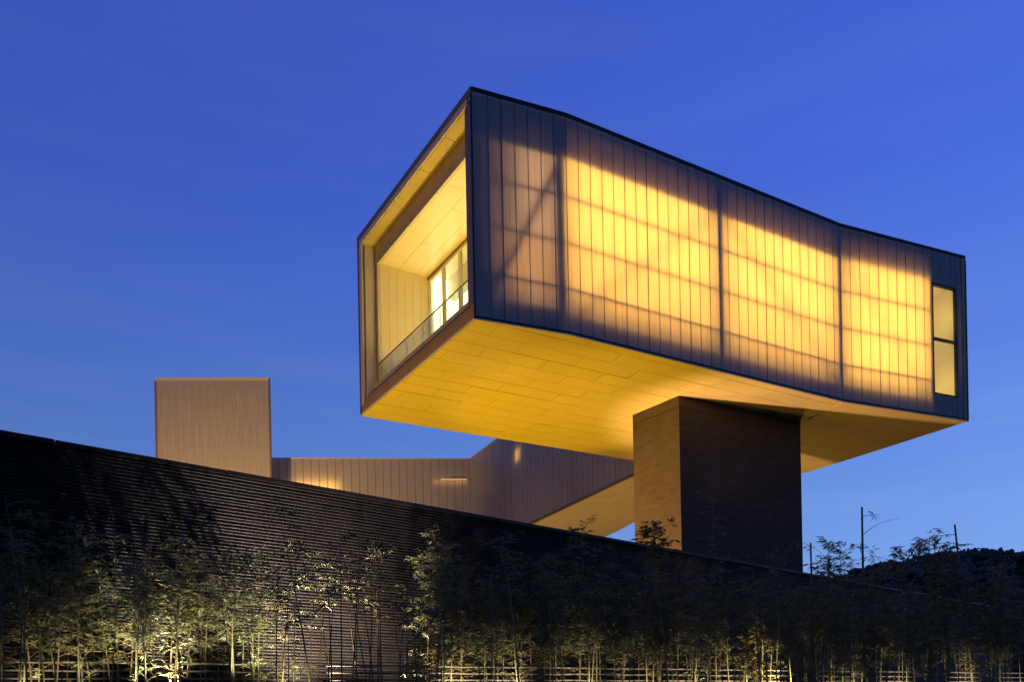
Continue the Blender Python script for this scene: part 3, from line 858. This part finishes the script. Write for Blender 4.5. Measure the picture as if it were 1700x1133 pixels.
def make_bamboo(seed, dry=False, name='bamboo', **k):
    culm, twig, fol = bamboo_meshes(seed, **k)
    root = bpy.data.objects.new(name, None); C.objects.link(root); root['_org'] = (0, 0, 0)
    culm.build('culm', M['culm_dry' if dry else 'culm'], root, smooth=True, ze=False)
    if twig.f: tag(twig.build('branches', M['culm_dry' if dry else 'culm'], root, ze=False), kind='stuff')
    if fol.f: tag(fol.build('foliage', M['leaf_dry' if dry else 'leaf'], root, ze=False), kind='stuff')
    return root
def copy_thing(o):
    r = o.copy(); C.objects.link(r)
    for ch in list(o.children):
        c = ch.copy(); C.objects.link(c); c.parent = r
    return r
rb = random.Random(21)
PROTO = {
 'low':  [make_bamboo(100+i, H=2.5+.12*i, r0=.017+.001*i, first=(.40, .42, .36, .14)[i], nb=19, leafy=3.6, spread=.55) for i in range(4)],
 'tall': [make_bamboo(200+i, H=3.3+.15*i, r0=.019+.001*i, first=.40, nb=32, leafy=6.2, spread=.62) for i in range(4)],
 'bare': [make_bamboo(300+i, H=2.9+.2*i, r0=.018+.001*i, first=.60, nb=8, leafy=3.6, spread=.42, lean=.08) for i in range(3)],
 'dry':  [make_bamboo(400+i, dry=True, H=2.6+.2*i, r0=.016, first=.25, nb=16, leafy=3.5, spread=.5) for i in range(2)],
}
used = set()
def plant(kind, px, off, label, group, scale=1.0, rot=None):
    """plant at the place where the sight line of a picture column meets the planting row"""
    u = (px-850)/1374
    t_ = (u*10.9+6.27)/(9.76-u*5.1)
    x, y = fence_pt(t_, off)
    p = rb.choice(PROTO[kind])
    o = p if p.name not in used else copy_thing(p)
    used.add(p.name)
    o.location = (x, y, 1.83)
    o.rotation_euler = (rb.uniform(-.08, .08), rb.uniform(-.08, .08), rb.uniform(0, 6.28) if rot is None else rot)
    s = scale*rb.uniform(.82, 1.14)
    o.scale = (s, s, s)
    return tag(o, label, 'bamboo', group)
ZONES = [
 # px range, number, kinds, (offset range), scale, label, group
 (-40, 130, 15, 'low low dry', (-.5, .9), .90, 'dim leafy bamboo at the left end of the black wall', 'dim bamboo at the left end'),
 (130, 275, 14, 'low low low dry', (-.6, .5), .84, 'floodlit leafy bamboo left of and below the beige tower', 'floodlit bamboo below the left side of the tower'),
 (275, 480, 19, 'low low low dry', (-.6, .5), .84, 'leafy bamboo lit from below in front of the wall under the tower', 'lit bamboo under the tower'),
 (480, 690, 15, 'bare bare bare bare', (-.1, .6), .80, 'thin nearly leafless bamboo in front of the brightest ribs of the wall', 'bare bamboo before the bright ribs'),
 (690, 900, 29, 'low tall low dry', (-.7, .6), .82, 'leafy bamboo below the cantilevered end of the gallery', 'bamboo below the cantilever'),
 (900, 1130, 33, 'tall low low tall dry', (-.8, .6), .80, 'dark dense bamboo below the lit face of the pier', 'dark bamboo left of the pier'),
 (1130, 1340, 33, 'low tall low low dry', (-.8, .6), .84, 'bamboo in front of the dark face of the pier, lit low down', 'bamboo in front of the pier'),
 (1340, 1540, 36, 'tall low low', (-1.0, .7), .84, 'dark bamboo standing in the thicket right of the pier', 'bamboo right of the pier'),
 (1540, 1780, 44, 'tall tall low dry', (-1.2, .8), .90, 'dark bamboo standing in front of the distant wooded hill', 'bamboo before the hill'),
 (-20, 690, 20, 'bare', (1.0, 1.8), .66, 'thin dark bare bamboo stem standing nearest, before the lit leaves on the left', 'dark bare stems in front on the left'),
 (690, 1700, 26, 'bare', (1.2, 2.2), .72, 'thin dark bare bamboo stem standing nearest, before the thicket under the gallery', 'dark bare stems in front on the right'),
]
for a, b, n_, kinds, (o0, o1), sc, lab, grp in ZONES:
    ks = kinds.split()
    for i in range(n_):
        kd = ks[i % len(ks)]
        ad, gd = {'low': ('short leafy', 'short'), 'tall': ('tall leafy', 'tall'), 'dry': ('sparse brown-stemmed', 'sparse brown'), 'bare': ('thin', 'bare')}[kd]
        first = lab.split()[0]
        plant(kd, lerp(a, b, (i+rb.uniform(.1, .9))/n_), rb.uniform(o0, o1), ad+' '+lab.replace('leafy ', '').replace('thin ', ''), gd+' '+grp, sc*rb.uniform(.8, 1.08)*(.98 if ks[i % len(ks)] == 'tall' and b < 1500 else 1))

# bamboos that stand out
def px_at(px, py, off=0):
    u = (px-850)/1374
    t_ = (u*10.9+6.27)/(9.76-u*5.1)
    x, y = fence_pt(t_, off)
    h = (1200-.0192*(px-850)-py)/1374*y+ZE-1.83
    return x, y, h
def special(seed, px, py, label, tilt=(0, 0), name='bamboo', off=0, **k):
    x, y, h = px_at(px, py, off)
    o = make_bamboo(seed, H=h, name=name, **k)
    o.location = (x, y, 1.83); o.rotation_euler = (tilt[0], tilt[1], 0)
    return tag(o, label, 'bamboo')
def spray(o, z, d, L, n, seed, sub=3):
    """an arching leafy branch from height z on plant o"""
    r = random.Random(seed)
    tw, fo = MB(), MB()
    cur = Vector((0, 0, z)); dd = Vector(d).normalized(); path = [cur.copy()]
    for q in range(7):
        dd = (dd+Vector((r.uniform(-.08, .08), r.uniform(-.08, .08), -.10))).normalized(); cur = cur+dd*(L/7); path.append(cur.copy())
    tw.tube(path, [.008, .007, .006, .005, .004, .0035, .003, .002], 4, cap=False)
    for q in range(n):
        b = path[r.randint(2, 7)]
        a2 = r.uniform(0, 6.283)
        td = (dd*.5+Vector((math.cos(a2), math.sin(a2), r.uniform(-.8, .6)))).normalized()
        tp_ = b+td*L*r.uniform(.08, .3)
        tw.tube([b, tp_], [.003, .0015], 3, cap=False)
        for j in range(sub+r.randint(0, 3)):
            ld = td+Vector((r.uniform(-.8, .8), r.uniform(-.8, .8), r.uniform(-1.1, .2)))
            leaf(fo, b.lerp(tp_, r.uniform(.5, 1)), ld, r.uniform(.12, .2), r.uniform(.022, .034), r.uniform(-.7, .7))
    tag(tw.build('branches', M['culm'], o, ze=False), kind='stuff')
    if fo.f: tag(fo.build('foliage', M['leaf'], o, ze=False), kind='stuff')
o = special(500, 1437, 843, 'tall bare bamboo pole with a cut top, right of the pier', r0=.034, first=.97, nb=0, leafy=0, topcut=True, lean=.003)
h = px_at(1437, 843)[2]
spray(o, h-.22, (.9, 0, .45), .42, 2, 1, 4); spray(o, h-.62, (.75, 0, .75), .95, 0, 2)
o = special(501, 1618, 870, 'leaning cut bamboo pole with a leafy spray reaching left, before the hill', r0=.034, first=.97, nb=0, leafy=0, topcut=True, lean=.0, tilt=(0, -.09))
h = px_at(1618, 870)[2]
spray(o, h-.25, (-.95, .1, .25), 1.0, 26, 3, 4); spray(o, h-.45, (-.9, .1, .2), 1.9, 22, 4, 3)
o = special(502, 1352, 902, 'short cut bamboo pole with few leaves, hard against the right edge of the pier', r0=.028, first=.97, nb=0, leafy=0, topcut=True, lean=.002)
h = px_at(1352, 902)[2]
spray(o, h-.1, (-.5, 0, .5), .35, 4, 5, 3); spray(o, h-.6, (.8, 0, .6), .7, 6, 6, 2)
o = special(503, 1381, 926, 'stubby cut bamboo pole between two taller poles right of the pier', r0=.028, first=.97, nb=0, leafy=0, topcut=True, lean=.002)
h = px_at(1381, 926)[2]
spray(o, h-.2, (.6, 0, .8), .7, 10, 7, 3); spray(o, h-.1, (-.4, 0, .8), .5, 6, 8, 3)
o = special(504, 1092, 872, 'bushy dark bamboo top poking up before the lit face of the pier', r0=.02, first=.80, nb=22, leafy=7, spread=.5, lean=.004)
o = special(505, 1190, 830, 'thin dark bamboo rising before the black face of the pier', r0=.018, first=.72, nb=8, leafy=3, spread=.4, lean=.004)
o = special(506, 78, 845, 'lone thin bamboo rising high before the left end of the black wall', r0=.014, first=.86, nb=7, leafy=4, spread=.36, lean=.002, tilt=(0, -.06))
o = special(507, 630, 905, 'bamboo with a drooping tuft of leaves before the bright ribs', r0=.016, first=.9, nb=7, leafy=6, spread=.35, lean=.003)
o = special(508, 600, 935, 'thin bamboo leaning right with one broken branch, before the bright ribs', r0=.017, first=.95, nb=2, leafy=1, spread=.3, lean=.0, tilt=(0, -.10), dry=True)
o = special(509, 1500, 905, 'upright leafy bamboo shoot before the left slope of the hill', r0=.02, first=.78, nb=12, leafy=5, spread=.45, lean=.004)

o = special(510, 1400, 905, 'wispy bamboo top between the stubby pole and the tall pole', r0=.015, first=.80, nb=9, leafy=4, spread=.5, lean=.02)
o = special(511, 1545, 888, 'feathery bamboo top above the hill ridge, left of the leaning pole', r0=.017, first=.82, nb=12, leafy=6, spread=.55, lean=.03)
o = special(512, 1572, 905, 'dense leafy bamboo top touching the hill ridge under the reaching spray', r0=.018, first=.80, nb=14, leafy=6, spread=.55, lean=.02)
o = special(513, 1462, 928, 'low wispy bamboo top at the left foot of the hill', r0=.016, first=.80, nb=10, leafy=4, spread=.5, lean=.02)
o = special(514, 1665, 940, 'leafy bamboo top before the hill, right of the leaning pole', r0=.017, first=.75, nb=12, leafy=5, spread=.5, lean=.02)

# ---------------------------------------------------------------- lamps among the bamboo
def uplight(px, off, z, tpx, toff, tz, power, col, cone=95, blend=.6, size=.04):
    u = (px-850)/1374; t_ = (u*10.9+6.27)/(9.76-u*5.1); x, y = fence_pt(t_, off)
    u = (tpx-850)/1374; t_ = (u*10.9+6.27)/(9.76-u*5.1); x2, y2 = fence_pt(t_, toff)
    lamp('garden_uplight', 'SPOT', (x, y, z), (x2, y2, tz), power, col, size, cone, blend)
YEL = (1, .84, .56); GRN = (1, .91, .68)
for px, tpx, tz, pw, col, cone in (
    (225, 232, 2.1, 330, GRN, 64), (310, 315, 1.9, 170, GRN, 66), (405, 400, 2.0, 400, GRN, 66), (470, 475, 1.3, 110, YEL, 80),
    (60, 60, 1.3, 90, YEL, 80), (140, 145, 1.7, 110, GRN, 70), (745, 765, .95, 300, YEL, 66), (835, 840, 1.1, 190, GRN, 80), (950, 960, 1.1, 150, YEL, 84),
    (1050, 1050, 1.0, 110, YEL, 84), (1130, 1135, 1.05, 160, YEL, 80), (1210, 1210, 1.1, 210, YEL, 70), (1285, 1282, 1.15, 640, (1, .78, .38), 58),
    (1390, 1395, .9, 130, YEL, 84), (1480, 1490, .9, 170, YEL, 80), (1600, 1600, .9, 170, YEL, 84), (1680, 1680, .9, 110, YEL, 84)):
    uplight(px, .95, .34, tpx, -.35, tz, pw*1.15, col, cone*.85, 1.0)
uplight(560, -.15, .30, 545, -1.6, 3.2, 1700, (1, .78, .62), 105, 1.0, .015)
uplight(690, -.15, .30, 690, -1.7, 2.4, 650, (1, .78, .62), 90, 1.0, .015)
uplight(285, -.2, .30, 280, -1.1, 3.6, 700, (1, .78, .62), 62, .9, .015)

for o in bpy.data.objects:
    if '_org' in o: del o['_org']
